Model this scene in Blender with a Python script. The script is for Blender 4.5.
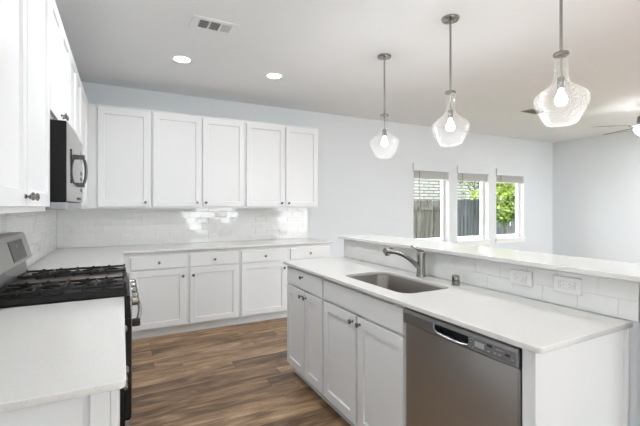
import bpy, bmesh, math, random
from mathutils import Vector, Matrix
random.seed(7)
PI = math.pi
for o in list(bpy.data.objects): bpy.data.objects.remove(o)
SC = bpy.context.scene
COL = SC.collection

# ------------------------------------------------------------------ camera, world, sun, exposure
EYE = 1.36
cam = bpy.data.cameras.new('camera'); camo = bpy.data.objects.new('camera', cam); COL.objects.link(camo)
camo.location = (0, 0, EYE)
camo.rotation_euler = (PI/2, 0, -math.atan(198/378.0))
cam.sensor_fit = 'HORIZONTAL'; cam.sensor_width = 36; cam.lens = 36*378/640.0
cam.shift_y = -6.5/640.0
cam.clip_start = 0.02; cam.clip_end = 300
SC.camera = camo

w = bpy.data.worlds.new('sky'); SC.world = w; w.use_nodes = True
nt = w.node_tree; nt.nodes.clear()
wo = nt.nodes.new('ShaderNodeOutputWorld'); bg = nt.nodes.new('ShaderNodeBackground')
sky = nt.nodes.new('ShaderNodeTexSky'); sky.sky_type = 'HOSEK_WILKIE'
sky.sun_direction = Vector((-0.5, 0.55, 0.85)).normalized(); sky.turbidity = 6.0; sky.ground_albedo = 0.5
mx = nt.nodes.new('ShaderNodeMix'); mx.data_type = 'RGBA'; mx.inputs[0].default_value = 0.72
nt.links.new(sky.outputs[0], mx.inputs[6]); mx.inputs[7].default_value = (0.96, 0.98, 1.0, 1)
nt.links.new(mx.outputs[2], bg.inputs[0]); nt.links.new(bg.outputs[0], wo.inputs[0])
bg.inputs[1].default_value = 3.9

sun = bpy.data.lights.new('sun', 'SUN'); suno = bpy.data.objects.new('sun', sun); COL.objects.link(suno)
sun.energy = 2.6; sun.angle = math.radians(3); sun.color = (1, 0.96, 0.9)
suno.rotation_euler = Vector((0.42, -0.50, -1.0)).to_track_quat('-Z', 'Y').to_euler()

SC.view_settings.view_transform = 'Standard'; SC.view_settings.look = 'None'
SC.view_settings.gamma = 1; SC.view_settings.use_curve_mapping = False
SC.view_settings.exposure = 1.40
CAN_W = 3.0        # watts of one recessed light
BULB_W = 3.0       # watts of one pendant bulb

# ------------------------------------------------------------------ materials
def nodemat(name):
    m = bpy.data.materials.new(name); m.use_nodes = True
    t = m.node_tree; b = t.nodes['Principled BSDF']
    return m, t, b
def simple(name, col, rough=0.5, metal=0.0, spec=0.5, var=0.0, scale=30, bump=0.0, bscale=200, coat=0.0):
    m, t, b = nodemat(name)
    b.inputs['Base Color'].default_value = (*col, 1); b.inputs['Roughness'].default_value = rough
    b.inputs['Metallic'].default_value = metal; b.inputs['Specular IOR Level'].default_value = spec
    b.inputs['Coat Weight'].default_value = coat
    tc = t.nodes.new('ShaderNodeTexCoord')
    n = t.nodes.new('ShaderNodeTexNoise'); n.inputs['Scale'].default_value = scale; n.inputs['Detail'].default_value = 4
    t.links.new(tc.outputs['Object'], n.inputs['Vector'])
    r = t.nodes.new('ShaderNodeValToRGB')
    r.color_ramp.elements[0].color = (*[c*(1-var) for c in col], 1); r.color_ramp.elements[1].color = (*[min(1, c*(1+var)) for c in col], 1)
    r.color_ramp.elements[0].position = 0.3; r.color_ramp.elements[1].position = 0.7
    t.links.new(n.outputs[0], r.inputs[0]); t.links.new(r.outputs[0], b.inputs['Base Color'])
    if bump:
        n2 = t.nodes.new('ShaderNodeTexNoise'); n2.inputs['Scale'].default_value = bscale; n2.inputs['Detail'].default_value = 3
        t.links.new(tc.outputs['Object'], n2.inputs['Vector'])
        bp = t.nodes.new('ShaderNodeBump'); bp.inputs['Strength'].default_value = bump; bp.inputs['Distance'].default_value = 0.002
        t.links.new(n2.outputs[0], bp.inputs['Height']); t.links.new(bp.outputs[0], b.inputs['Normal'])
    return m
def brushed(name, col, rough, stretch=(1, 1, 60), amt=0.06):
    m, t, b = nodemat(name)
    b.inputs['Metallic'].default_value = 1; b.inputs['Roughness'].default_value = rough
    tc = t.nodes.new('ShaderNodeTexCoord'); mp = t.nodes.new('ShaderNodeMapping'); mp.inputs['Scale'].default_value = stretch
    n = t.nodes.new('ShaderNodeTexNoise'); n.inputs['Scale'].default_value = 6; n.inputs['Detail'].default_value = 6
    t.links.new(tc.outputs['Object'], mp.inputs[0]); t.links.new(mp.outputs[0], n.inputs['Vector'])
    r = t.nodes.new('ShaderNodeValToRGB'); r.color_ramp.elements[0].position = .3; r.color_ramp.elements[1].position = .7
    r.color_ramp.elements[0].color = (*[c*(1-amt) for c in col], 1); r.color_ramp.elements[1].color = (*[min(1, c*(1+amt)) for c in col], 1)
    t.links.new(n.outputs[0], r.inputs[0]); t.links.new(r.outputs[0], b.inputs['Base Color'])
    mr = t.nodes.new('ShaderNodeMapRange'); mr.inputs[3].default_value = rough-.02; mr.inputs[4].default_value = rough+.03
    t.links.new(n.outputs[0], mr.inputs[0]); t.links.new(mr.outputs[0], b.inputs['Roughness'])
    return m
def emis(name, col, s):
    m = bpy.data.materials.new(name); m.use_nodes = True; t = m.node_tree; t.nodes.clear()
    e = t.nodes.new('ShaderNodeEmission'); o = t.nodes.new('ShaderNodeOutputMaterial')
    e.inputs[0].default_value = (*col, 1); e.inputs[1].default_value = s; t.links.new(e.outputs[0], o.inputs[0]); return m
def thin_glass(name, tint, refl, rough=0.02, bump=0.0, white=0.0):
    m = bpy.data.materials.new(name); m.use_nodes = True; t = m.node_tree; t.nodes.clear()
    o = t.nodes.new('ShaderNodeOutputMaterial'); tr = t.nodes.new('ShaderNodeBsdfTransparent'); tr.inputs[0].default_value = (*tint, 1)
    gl = t.nodes.new('ShaderNodeBsdfGlossy'); gl.inputs['Roughness'].default_value = rough; gl.inputs['Color'].default_value = (1, 1, 1, 1)
    lw = t.nodes.new('ShaderNodeLayerWeight'); lw.inputs[0].default_value = refl
    mix = t.nodes.new('ShaderNodeMixShader'); t.links.new(lw.outputs['Facing' if bump else 'Fresnel'], mix.inputs[0])
    if bump:
        tc = t.nodes.new('ShaderNodeTexCoord'); v = t.nodes.new('ShaderNodeTexVoronoi'); v.inputs['Scale'].default_value = 75
        t.links.new(tc.outputs['Object'], v.inputs['Vector'])
        n = t.nodes.new('ShaderNodeTexNoise'); n.inputs['Scale'].default_value = 22; t.links.new(tc.outputs['Object'], n.inputs['Vector'])
        ad = t.nodes.new('ShaderNodeMath'); ad.operation = 'ADD'; t.links.new(v.outputs['Distance'], ad.inputs[0]); t.links.new(n.outputs[0], ad.inputs[1])
        bp = t.nodes.new('ShaderNodeBump'); bp.inputs['Strength'].default_value = bump; bp.inputs['Distance'].default_value = 0.01
        t.links.new(ad.outputs[0], bp.inputs['Height']); t.links.new(bp.outputs[0], gl.inputs['Normal']); t.links.new(bp.outputs[0], lw.inputs['Normal'])
        mp = t.nodes.new('ShaderNodeMath'); mp.operation = 'MULTIPLY'; mp.inputs[1].default_value = 0.42
        t.links.new(lw.outputs['Facing'], mp.inputs[0]); t.links.new(mp.outputs[0], mix.inputs[0])
    t.links.new(tr.outputs[0], mix.inputs[1]); t.links.new(gl.outputs[0], mix.inputs[2])
    last = mix
    if white:
        df = t.nodes.new('ShaderNodeBsdfTranslucent'); df.inputs[0].default_value = (1, 1, 1, 1)
        m2 = t.nodes.new('ShaderNodeMixShader'); m2.inputs[0].default_value = white
        t.links.new(mix.outputs[0], m2.inputs[1]); t.links.new(df.outputs[0], m2.inputs[2]); last = m2
    t.links.new(last.outputs[0], o.inputs[0]); return m

CAB = simple('cabinet_paint', (0.775, 0.785, 0.79), 0.38, var=0.006, scale=3)
WALL = simple('wall_paint', (0.715, 0.75, 0.772), 0.85, var=0.008, scale=2, bump=0.08, bscale=260)
CEIL = simple('ceiling_paint', (0.83, 0.85, 0.865), 0.9, var=0.006, scale=2, bump=0.1, bscale=180)
TRIM = simple('white_trim_paint', (0.86, 0.87, 0.875), 0.35, var=0.005)
TILE = simple('glazed_tile', (0.76, 0.76, 0.745), 0.06, spec=.85, var=0.015, scale=9)
GROUT = simple('grout', (0.72, 0.715, 0.70), 0.9, var=0.03)
STEEL = brushed('stainless_steel', (0.50, 0.49, 0.475), 0.26, amt=.03)
DSTEEL = brushed('dark_stainless_steel', (0.47, 0.475, 0.485), 0.30, stretch=(1, 1, 90), amt=.015)
PANELG = brushed('dark_grey_panel_metal', (0.38, 0.385, 0.40), 0.32, stretch=(1, 1, 60), amt=.02)
BGS = brushed('satin_steel', (0.36, 0.35, 0.34), 0.35, amt=.02)
PANELD = brushed('charcoal_metal', (0.12, 0.12, 0.12), 0.3, amt=.02)
SINKM = brushed('sink_steel', (0.34, 0.32, 0.30), 0.30, stretch=(60, 1, 1))
NICKEL = brushed('brushed_nickel', (0.32, 0.31, 0.295), 0.22)
KNOBM = brushed('dark_nickel', (0.24, 0.225, 0.21), 0.25)
BLACK = simple('black_enamel', (0.010, 0.0095, 0.009), 0.38, spec=.3, var=0.1)
BLACKM = simple('black_plastic', (0.02, 0.02, 0.02), 0.5, var=0.1)
BLACKS = simple('black_side_panel', (0.008, 0.008, 0.009), 0.55, spec=.25, var=0.05)
IRON = simple('cast_iron', (0.014, 0.013, 0.012), 0.5, spec=.35, var=0.2, bump=0.3, bscale=400)
HOB = brushed('hob_steel', (0.42, 0.37, 0.32), 0.33, stretch=(60, 1, 1))
BGLASS = simple('black_glass', (0.02, 0.02, 0.022), 0.05, var=0.05)
DISP = simple('grey_display', (0.10, 0.10, 0.10), 0.5, var=0.1)
DISPL = simple('pale_display', (0.45, 0.47, 0.48), 0.25, var=0.05)
PLATE = simple('white_plastic', (0.74, 0.74, 0.725), 0.3, var=0.005)
SLOT = simple('dark_slot', (0.30, 0.30, 0.30), 0.6, var=0.1)
VENTD = simple('duct_dark', (0.010, 0.010, 0.010), 0.8, var=0.1)
VENTG = simple('vent_grey', (0.42, 0.42, 0.41), 0.6, var=0.03)
FANW = simple('fan_metal', (0.20, 0.20, 0.20), 0.35, metal=0.6, var=0.05)
BLADE = simple('fan_blade_wood', (0.17, 0.16, 0.15), 0.5, var=0.15, scale=12)
SLATM = simple('blind_slats', (0.62, 0.62, 0.61), 0.5, var=0.02)
CANG = emis('can_light', (1, 0.97, 0.92), 9)
BULBM = emis('bulb_glow', (1, 0.96, 0.90), 8)
BOWLM = emis('fan_lamp_glow', (1, 0.98, 0.95), 9)
WGLASS = thin_glass('window_glass', (0.97, 0.98, 0.98), 0.12)
PGLASS = thin_glass('pendant_glass', (0.985, 0.985, 0.985), 0.30, 0.08, bump=1.0, white=0.012)

def quartz():
    m, t, b = nodemat('white_quartz')
    b.inputs['Roughness'].default_value = 0.16
    tc = t.nodes.new('ShaderNodeTexCoord')
    v = t.nodes.new('ShaderNodeTexVoronoi'); v.inputs['Scale'].default_value = 260
    n = t.nodes.new('ShaderNodeTexNoise'); n.inputs['Scale'].default_value = 150; n.inputs['Detail'].default_value = 6; n.inputs['Roughness'].default_value = .7
    for q in (v, n): t.links.new(tc.outputs['Object'], q.inputs['Vector'])
    r = t.nodes.new('ShaderNodeValToRGB'); e = r.color_ramp.elements
    e[0].position = 0.30; e[0].color = (0.66, 0.65, 0.63, 1); e[1].position = 0.44; e[1].color = (0.735, 0.725, 0.705, 1)
    t.links.new(n.outputs[0], r.inputs[0])
    r2 = t.nodes.new('ShaderNodeValToRGB'); e = r2.color_ramp.elements
    e[0].position = 0.05; e[0].color = (0.86, 0.855, 0.85, 1); e[1].position = 0.2; e[1].color = (1, 1, 1, 1)
    t.links.new(v.outputs['Color'], r2.inputs[0])
    mm = t.nodes.new('ShaderNodeMix'); mm.data_type = 'RGBA'; mm.blend_type = 'MULTIPLY'; mm.inputs[0].default_value = 1
    t.links.new(r.outputs[0], mm.inputs[6]); t.links.new(r2.outputs[0], mm.inputs[7]); t.links.new(mm.outputs[2], b.inputs['Base Color'])
    return m
QUARTZ = quartz()

def wood_floor():
    m, t, b = nodemat('plank_floor')
    N = t.nodes; L = t.links
    tc = N.new('ShaderNodeTexCoord'); sp = N.new('ShaderNodeSeparateXYZ'); L.new(tc.outputs['Object'], sp.inputs[0])
    def mth(op, a, bb=None, c=None):
        q = N.new('ShaderNodeMath'); q.operation = op
        for i, vv in enumerate((a, bb, c)):
            if vv is None: continue
            if isinstance(vv, (int, float)): q.inputs[i].default_value = vv
            else: L.new(vv, q.inputs[i])
        return q.outputs[0]
    PW, PL = 0.15, 1.22
    ry = mth('DIVIDE', sp.outputs[1], PW); row = mth('FLOOR', ry); fy = mth('FRACT', ry)
    wn = N.new('ShaderNodeTexWhiteNoise'); wn.noise_dimensions = '1D'; L.new(row, wn.inputs['W'])
    rx = mth('ADD', mth('DIVIDE', sp.outputs[0], PL), mth('MULTIPLY', wn.outputs[0], 7.3))
    colm = mth('FLOOR', rx); fx = mth('FRACT', rx)
    cb = N.new('ShaderNodeCombineXYZ'); L.new(row, cb.inputs[0]); L.new(colm, cb.inputs[1])
    w2 = N.new('ShaderNodeTexWhiteNoise'); w2.noise_dimensions = '2D'; L.new(cb.outputs[0], w2.inputs['Vector'])
    pid = w2.outputs[0]
    # grain coordinates
    g = N.new('ShaderNodeCombineXYZ')
    L.new(mth('ADD', mth('MULTIPLY', sp.outputs[0], 1.9), mth('MULTIPLY', pid, 40)), g.inputs[0])
    L.new(mth('MULTIPLY', sp.outputs[1], 10), g.inputs[1]); L.new(mth('MULTIPLY', pid, 17), g.inputs[2])
    n1 = N.new('ShaderNodeTexNoise'); n1.inputs['Scale'].default_value = 1.0; n1.inputs['Detail'].default_value = 5; n1.inputs['Roughness'].default_value = .6; n1.inputs['Distortion'].default_value = 1.2
    L.new(g.outputs[0], n1.inputs['Vector'])
    g2 = N.new('ShaderNodeCombineXYZ')
    L.new(mth('ADD', mth('MULTIPLY', sp.outputs[0], 5), mth('MULTIPLY', pid, 40)), g2.inputs[0])
    L.new(mth('MULTIPLY', sp.outputs[1], 110), g2.inputs[1])
    n2 = N.new('ShaderNodeTexNoise'); n2.inputs['Scale'].default_value = 1.0; n2.inputs['Detail'].default_value = 4; L.new(g2.outputs[0], n2.inputs['Vector'])
    val = mth('ADD', mth('MULTIPLY', mth('SUBTRACT', n1.outputs[0], 0.5), 1.7), mth('ADD', mth('MULTIPLY', pid, 0.42), mth('MULTIPLY', mth('SUBTRACT', n2.outputs[0], 0.5), 0.9)))
    val = mth('ADD', val, 0.27)
    r = N.new('ShaderNodeValToRGB'); e = r.color_ramp.elements
    e[0].position = 0.0; e[0].color = (0.050, 0.027, 0.015, 1); e[1].position = 1.0; e[1].color = (0.62, 0.44, 0.29, 1)
    for p, c in ((0.25, (0.155, 0.087, 0.045)), (0.5, (0.275, 0.168, 0.092)), (0.75, (0.43, 0.28, 0.160))):
        q = e.new(p); q.color = (*c, 1)
    L.new(val, r.inputs[0])
    # knots
    g3 = N.new('ShaderNodeCombineXYZ'); L.new(mth('MULTIPLY', sp.outputs[0], 2.0), g3.inputs[0]); L.new(mth('MULTIPLY', sp.outputs[1], 5.0), g3.inputs[1])
    vo = N.new('ShaderNodeTexVoronoi'); vo.inputs['Scale'].default_value = 1.0; L.new(g3.outputs[0], vo.inputs['Vector'])
    kn = N.new('ShaderNodeMapRange'); kn.inputs[1].default_value = 0.02; kn.inputs[2].default_value = 0.16; kn.inputs[3].default_value = 0.35; kn.inputs[4].default_value = 1; L.new(vo.outputs['Distance'], kn.inputs[0])
    # gaps
    ey = mth('MINIMUM', fy, mth('SUBTRACT', 1, fy)); ex = mth('MINIMUM', fx, mth('SUBTRACT', 1, fx))
    gy = mth('LESS_THAN', ey, 0.011); gx = mth('LESS_THAN', ex, 0.0014)
    gap = mth('MAXIMUM', gy, gx)
    k = mth('MULTIPLY', kn.outputs[0], mth('SUBTRACT', 1, mth('MULTIPLY', gap, 0.6)))
    sc = N.new('ShaderNodeVectorMath'); sc.operation = 'SCALE'; L.new(r.outputs[0], sc.inputs[0]); L.new(k, sc.inputs['Scale'])
    L.new(sc.outputs[0], b.inputs['Base Color'])
    b.inputs['Roughness'].default_value = 0.42
    bp = N.new('ShaderNodeBump'); bp.inputs['Strength'].default_value = 0.12; bp.inputs['Distance'].default_value = 0.003
    L.new(mth('SUBTRACT', n2.outputs[0], gap), bp.inputs['Height']); L.new(bp.outputs[0], b.inputs['Normal'])
    return m
FLOOR = wood_floor()

def brickmat(name, c1, c2, mortar, bw, bh):
    m, t, b = nodemat(name); b.inputs['Roughness'].default_value = .9
    tc = t.nodes.new('ShaderNodeTexCoord'); mp = t.nodes.new('ShaderNodeMapping'); mp.inputs['Rotation'].default_value = (PI/2, 0, 0)
    br = t.nodes.new('ShaderNodeTexBrick'); br.inputs['Scale'].default_value = 1
    br.inputs['Brick Width'].default_value = bw; br.inputs['Row Height'].default_value = bh; br.inputs['Mortar Size'].default_value = .022
    br.inputs['Color1'].default_value = (*c1, 1); br.inputs['Color2'].default_value = (*c2, 1); br.inputs['Mortar'].default_value = (*mortar, 1)
    sp = t.nodes.new('ShaderNodeSeparateXYZ'); cb = t.nodes.new('ShaderNodeCombineXYZ')
    t.links.new(tc.outputs['Object'], sp.inputs[0]); t.links.new(sp.outputs[0], cb.inputs[0]); t.links.new(sp.outputs[2], cb.inputs[1])
    t.links.new(cb.outputs[0], br.inputs['Vector']); t.links.new(br.outputs[0], b.inputs['Base Color']); return m
WBRICK = brickmat('whitewashed_brick', (0.36, 0.355, 0.335), (0.30, 0.295, 0.275), (0.11, 0.105, 0.10), 0.55, 0.13)
def fencemat(name, a, bcol):
    m, t, b = nodemat(name); b.inputs['Roughness'].default_value = .9
    tc = t.nodes.new('ShaderNodeTexCoord'); mp = t.nodes.new('ShaderNodeMapping'); mp.inputs['Scale'].default_value = (9, 9, .8)
    n = t.nodes.new('ShaderNodeTexNoise'); n.inputs['Scale'].default_value = 1.4; n.inputs['Detail'].default_value = 6
    t.links.new(tc.outputs['Object'], mp.inputs[0]); t.links.new(mp.outputs[0], n.inputs['Vector'])
    r = t.nodes.new('ShaderNodeValToRGB'); r.color_ramp.elements[0].position = .35; r.color_ramp.elements[1].position = .68
    r.color_ramp.elements[0].color = (*a, 1); r.color_ramp.elements[1].color = (*bcol, 1)
    t.links.new(n.outputs[0], r.inputs[0]); t.links.new(r.outputs[0], b.inputs['Base Color']); return m
FENCEB = fencemat('weathered_brown_boards', (0.022, 0.020, 0.017), (0.125, 0.112, 0.095))
FENCEG = fencemat('weathered_grey_boards', (0.022, 0.024, 0.028), (0.085, 0.09, 0.10))
GRASS = simple('grass', (0.10, 0.17, 0.045), 0.95, var=0.4, scale=6)
LEAFA = simple('leaf_bright', (0.22, 0.30, 0.03), 0.6, var=0.45, scale=3)
LEAFB = simple('leaf_green', (0.05, 0.11, 0.02), 0.6, var=0.4, scale=3)
BARK = simple('bark', (0.10, 0.075, 0.05), 0.9, var=0.3)
PATIO = simple('concrete', (0.62, 0.60, 0.57), 0.9, var=0.06, scale=3)
ROOFM = simple('roof_shingle', (0.13, 0.12, 0.115), 0.9, var=0.2, scale=14)

# ------------------------------------------------------------------ mesh helpers
def link(name, me, mat, parent=None):
    o = bpy.data.objects.new(name, me); COL.objects.link(o)
    if mat is not None and len(me.materials) == 0: me.materials.append(mat)
    if parent is not None: o.parent = parent
    return o
def bmobj(name, bm, mat, parent=None, smooth=False):
    bmesh.ops.recalc_face_normals(bm, faces=bm.faces)
    me = bpy.data.meshes.new(name); bm.to_mesh(me); bm.free()
    if smooth:
        for p in me.polygons: p.use_smooth = True
        me.set_sharp_from_angle(angle=math.radians(35))
    return link(name, me, mat, parent)
def box(bm, x0, x1, y0, y1, z0, z1, bev=0.0):
    r = bmesh.ops.create_cube(bm, size=1)
    vs = r['verts']
    for v in vs:
        v.co = Vector(((x0+x1)/2+v.co.x*(x1-x0), (y0+y1)/2+v.co.y*(y1-y0), (z0+z1)/2+v.co.z*(z1-z0)))
    if bev:
        es = set(e for v in vs for e in v.link_edges)
        bmesh.ops.bevel(bm, geom=list(es), offset=bev, segments=2, affect='EDGES', profile=0.5)
def boxobj(name, b, mat, parent=None, bev=0.0):
    bm = bmesh.new(); box(bm, *b, bev=bev); return bmobj(name, bm, mat, parent)
def lathe(bm, prof, seg=24, M=Matrix(), closed=False):
    rings = []
    for r, z in prof:
        if r < 1e-6: rings.append([bm.verts.new(M @ Vector((0, 0, z)))])
        else: rings.append([bm.verts.new(M @ Vector((r*math.cos(2*PI*k/seg), r*math.sin(2*PI*k/seg), z))) for k in range(seg)])
    for a, b in zip(rings, rings[1:]):
        for k in range(seg):
            k2 = (k+1) % seg
            if len(a) == 1 and len(b) == 1: continue
            if len(a) == 1: bm.faces.new((a[0], b[k], b[k2]))
            elif len(b) == 1: bm.faces.new((a[k], a[k2], b[0]))
            else: bm.faces.new((a[k], a[k2], b[k2], b[k]))
def tube(bm, pts, rad, seg=12, sx=1.0):
    pts = [Vector(p) for p in pts]; n = len(pts)
    rad = rad if isinstance(rad, (list, tuple)) else [rad]*n
    up = None; rings = []
    for i, p in enumerate(pts):
        t = (pts[min(i+1, n-1)]-pts[max(i-1, 0)]).normalized()
        if up is None:
            up = Vector((0, 0, 1)) if abs(t.z) < .9 else Vector((1, 0, 0))
        up = (up - t*up.dot(t)).normalized(); s = t.cross(up)
        rings.append([bm.verts.new(p+(up*math.cos(2*PI*k/seg)+s*math.sin(2*PI*k/seg)*sx)*rad[i]) for k in range(seg)])
    for a, b in zip(rings, rings[1:]):
        for k in range(seg): bm.faces.new((a[k], a[(k+1) % seg], b[(k+1) % seg], b[k]))
    bm.faces.new(rings[0]); bm.faces.new(rings[-1])
def thing(name, label, cat, loc=(0, 0, 0), rz=0, group=None):
    o = bpy.data.objects.new(name, None); o.empty_display_size = .1; COL.objects.link(o)
    o.location = loc; o.rotation_euler = (0, 0, rz); return tag(o, label, cat, group)
def tag(o, label, cat, group=None):
    o['label'] = label; o['category'] = cat
    if group: o['group'] = group
    return o
def struct(o, kind='structure'): o['kind'] = kind; return o
def slab(name, outer, z0, z1, mat, hole=None, bev=0.003):
    """flat slab with eased edges from a plan outline (and a hole)"""
    cu = bpy.data.curves.new(name, 'CURVE'); cu.dimensions = '2D'; cu.fill_mode = 'BOTH'
    for loop in ([outer] + ([hole] if hole else [])):
        s = cu.splines.new('POLY'); s.points.add(len(loop)-1)
        for p, c in zip(s.points, loop): p.co = (c[0], c[1], 0, 1)
        s.use_cyclic_u = True
    cu.extrude = (z1-z0)/2-bev; cu.bevel_depth = bev; cu.bevel_resolution = 2; cu.offset = -bev
    t = bpy.data.objects.new('tmp', cu); COL.objects.link(t)
    dg = bpy.context.evaluated_depsgraph_get(); me = bpy.data.meshes.new_from_object(t.evaluated_get(dg))
    bpy.data.objects.remove(t); me.name = name; me.materials.clear()
    me.transform(Matrix.Translation((0, 0, (z0+z1)/2)))
    return link(name, me, mat)
def rrect(x0, x1, y0, y1, r, n=5, corners=(1, 1, 1, 1)):
    pts = []
    for i, (cx, cy, a) in enumerate(((x1-r, y1-r, 0), (x0+r, y1-r, PI/2), (x0+r, y0+r, PI), (x1-r, y0+r, 1.5*PI))):
        if corners[i]:
            for k in range(n+1): pts.append((cx+r*math.cos(a+PI/2*k/n), cy+r*math.sin(a+PI/2*k/n)))
        else: pts.append(((x1, y1), (x0, y1), (x0, y0), (x1, y0))[i])
    return pts

# ------------------------------------------------------------------ room shell
XL, XR, YB, YR, ZC = -0.62, 8.15, 4.85, -4.4, 2.72
struct(boxobj('floor', (XL-.15, XR+.15, YR-.15, YB+.18, -.12, 0), FLOOR))
struct(boxobj('ceiling', (XL-.15, XR+.15, YR-.15, YB+.18, ZC, ZC+.15), CEIL))
def wall_x(name, x0, x1, holes, ya=YR, yb=YB):
    bm = bmesh.new(); ys = ya
    for (a, b, z0, z1) in holes:
        box(bm, x0, x1, ys, a, 0, ZC)
        if z0 > 0: box(bm, x0, x1, a, b, 0, z0)
        box(bm, x0, x1, a, b, z1, ZC); ys = b
    box(bm, x0, x1, ys, yb, 0, ZC)
    return struct(bmobj(name, bm, WALL))
SIDE_L = (-3.9, -1.5, .1, 2.4); SIDE_R = (-3.6, -.9, .5, 2.4)
wall_x('wall_left', XL-.15, XL, [SIDE_L]); wall_x('wall_right', XR, XR+.15, [SIDE_R])
def wall_y(name, y0, y1, holes, x0=XL, x1=XR):
    bm = bmesh.new(); xs = x0
    for (a, b, z0, z1) in holes:
        box(bm, xs, a, y0, y1, 0, ZC)
        if z0 > 0: box(bm, a, b, y0, y1, 0, z0)
        box(bm, a, b, y0, y1, z1, ZC); xs = b
    box(bm, xs, x1, y0, y1, 0, ZC)
    return struct(bmobj(name, bm, WALL))
WZ0, WZ1 = 0.735, 2.075
WINS = [(4.287, 5.115), (5.306, 6.14), (6.347, 7.191)]
wall_y('wall_back', YB, YB+.18, [(a, b, WZ0, WZ1) for a, b in WINS])
REAR = [(2.05, 3.85, 0.0, 2.3), (5.4, 7.95, 0.1, 2.55)]
wall_y('wall_rear', YR-.15, YR, REAR)
for k, (a, b) in enumerate(WINS):
    bm = bmesh.new(); fw = .05; y0, y1 = YB+.10, YB+.16
    box(bm, a, a+fw, y0, y1, WZ0, WZ1, .003); box(bm, b-fw, b, y0, y1, WZ0, WZ1, .003)
    box(bm, a, a+.008, YB, y0, WZ0+.005, WZ1-.008); box(bm, b-.008, b, YB, y0, WZ0+.005, WZ1-.008); box(bm, a, b, YB, y0, WZ1-.008, WZ1); box(bm, a+fw, b-fw, y0, y1, WZ0, WZ0+fw+.02, .003); box(bm, a+fw, b-fw, y0, y1, WZ1-fw, WZ1, .003)
    f = struct(bmobj('window_%d' % (k+1), bm, TRIM))
    boxobj('window_pane', (a+fw, b-fw, YB+.128, YB+.132, WZ0+fw+.02, WZ1-fw), WGLASS, f)
    bm = bmesh.new(); box(bm, a-.03, b+.03, YB-.035, YB, WZ0-.022, WZ0+.004, .004)
    box(bm, a+.002, b-.002, YB-.005, YB+.10, WZ0-.0, WZ0+.004); box(bm, a-.015, b+.015, YB-.014, YB, WZ0-.085, WZ0-.022, .003)
    bmobj('window_sill', bm, TRIM, f)
# rear openings: sliding patio door, plus an unseen wide window added to bring in daylight
for k, (a, b, z0, z1) in enumerate(REAR):
    bm = bmesh.new(); fw = .07; y0, y1 = YR-.12, YR-.05
    box(bm, a, a+fw, y0, y1, z0, z1); box(bm, b-fw, b, y0, y1, z0, z1); box(bm, a+fw, b-fw, y0, y1, z0, z0+fw); box(bm, a+fw, b-fw, y0, y1, z1-fw, z1)
    box(bm, (a+b)/2-.03, (a+b)/2+.03, y0, y1, z0+fw, z1-fw)
    f = struct(bmobj('door_1' if k == 0 else 'window_4', bm, TRIM))
    bm = bmesh.new(); box(bm, a+fw, b-fw, YR-.088, YR-.084, z0+fw, z1-fw)
    bmobj('glass_pane', bm, WGLASS, f)
for nm, (a, b, z0, z1), x0 in (('window_5', SIDE_L, XL-.10), ('window_6', SIDE_R, XR+.05)):  # unseen side windows, added to brighten the room with daylight
    bm = bmesh.new(); fw = .06; x1 = x0+.05
    box(bm, x0, x1, a, a+fw, z0, z1); box(bm, x0, x1, b-fw, b, z0, z1); box(bm, x0, x1, a+fw, b-fw, z0, z0+fw); box(bm, x0, x1, a+fw, b-fw, z1-fw, z1)
    box(bm, x0, x1, (a+b)/2-.03, (a+b)/2+.03, z0+fw, z1-fw)
    f = struct(bmobj(nm, bm, TRIM)); boxobj('glass_pane', (x0+.022, x0+.026, a+fw, b-fw, z0+fw, z1-fw), WGLASS, f)
def baseb(name, b):
    struct(boxobj(name, b, TRIM, bev=.004))
baseb('baseboard_back', (2.37, XR-.013, YB-.013, YB, 0, .10))
baseb('baseboard_right', (XR-.013, XR, YR, YB, 0, .10))
baseb('baseboard_left', (XL, XL+.013, YR, 1.13, 0, .10))
# half wall that carries the raised bar
PX0, PX1, PY0, PY1 = 1.758, 1.90, 0.42, 2.885
struct(boxobj('wall_island', (PX0, PX1, PY0, PY1, 0, 1.077), WALL))
bm = bmesh.new(); box(bm, PX0-.018, PX0, PY0, .705, 0, 1.03, .002)
struct(bmobj('trim_1', bm, TRIM))
bm = bmesh.new(); box(bm, PX1, PX1+.013, PY0, PY1, 0, .10, .003)
struct(bmobj('baseboard_island', bm, TRIM))

# ------------------------------------------------------------------ tiled backsplashes (real tiles)
def tiles(name, length, z0, z1, loc, rz, label, tw=.1524, th=.0762, skip=None):
    """local x along the wall, tiles face -y"""
    g = .0022; bm = bmesh.new(); row = 0; z = z0+.002
    while z < z1-.004:
        zt = min(z+th-g, z1-.001); x = -(tw/2 if row % 2 else 0) - .03
        while x < length:
            a, b = max(x, 0.0), min(x+tw-g, length)
            if b-a > .008:
                tx, tz = random.uniform(-.0009, .0009), random.uniform(-.0006, .0006)
                d = .0065; c = .0018
                def yy(px, pz): return -(d + tx*(px-(a+b)/2)/(tw/2) + tz*(pz-(z+zt)/2)/(th/2))
                V = [bm.verts.new(p) for p in ((a, 0, z), (b, 0, z), (b, 0, zt), (a, 0, zt),
                     (a, -d+.0012, z), (b, -d+.0012, z), (b, -d+.0012, zt), (a, -d+.0012, zt))]
                W = [bm.verts.new((px, yy(px, pz), pz)) for px, pz in ((a+c, z+c), (b-c, z+c), (b-c, zt-c), (a+c, zt-c))]
                for i in range(4):
                    j = (i+1) % 4
                    bm.faces.new((V[i], V[j], V[4+j], V[4+i])); bm.faces.new((V[4+i], V[4+j], W[j], W[i]))
                bm.faces.new(W)
            x += tw
        z += th; row += 1
    root = thing(name, label, 'backsplash', loc, rz)
    bmobj('tile_field', bm, TILE, root)
    boxobj('grout_bed', (0, length, -.0045, 0, z0, z1), GROUT, root)
    return root
CT0, CT = 0.893, 0.914     # countertop underside and top
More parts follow.
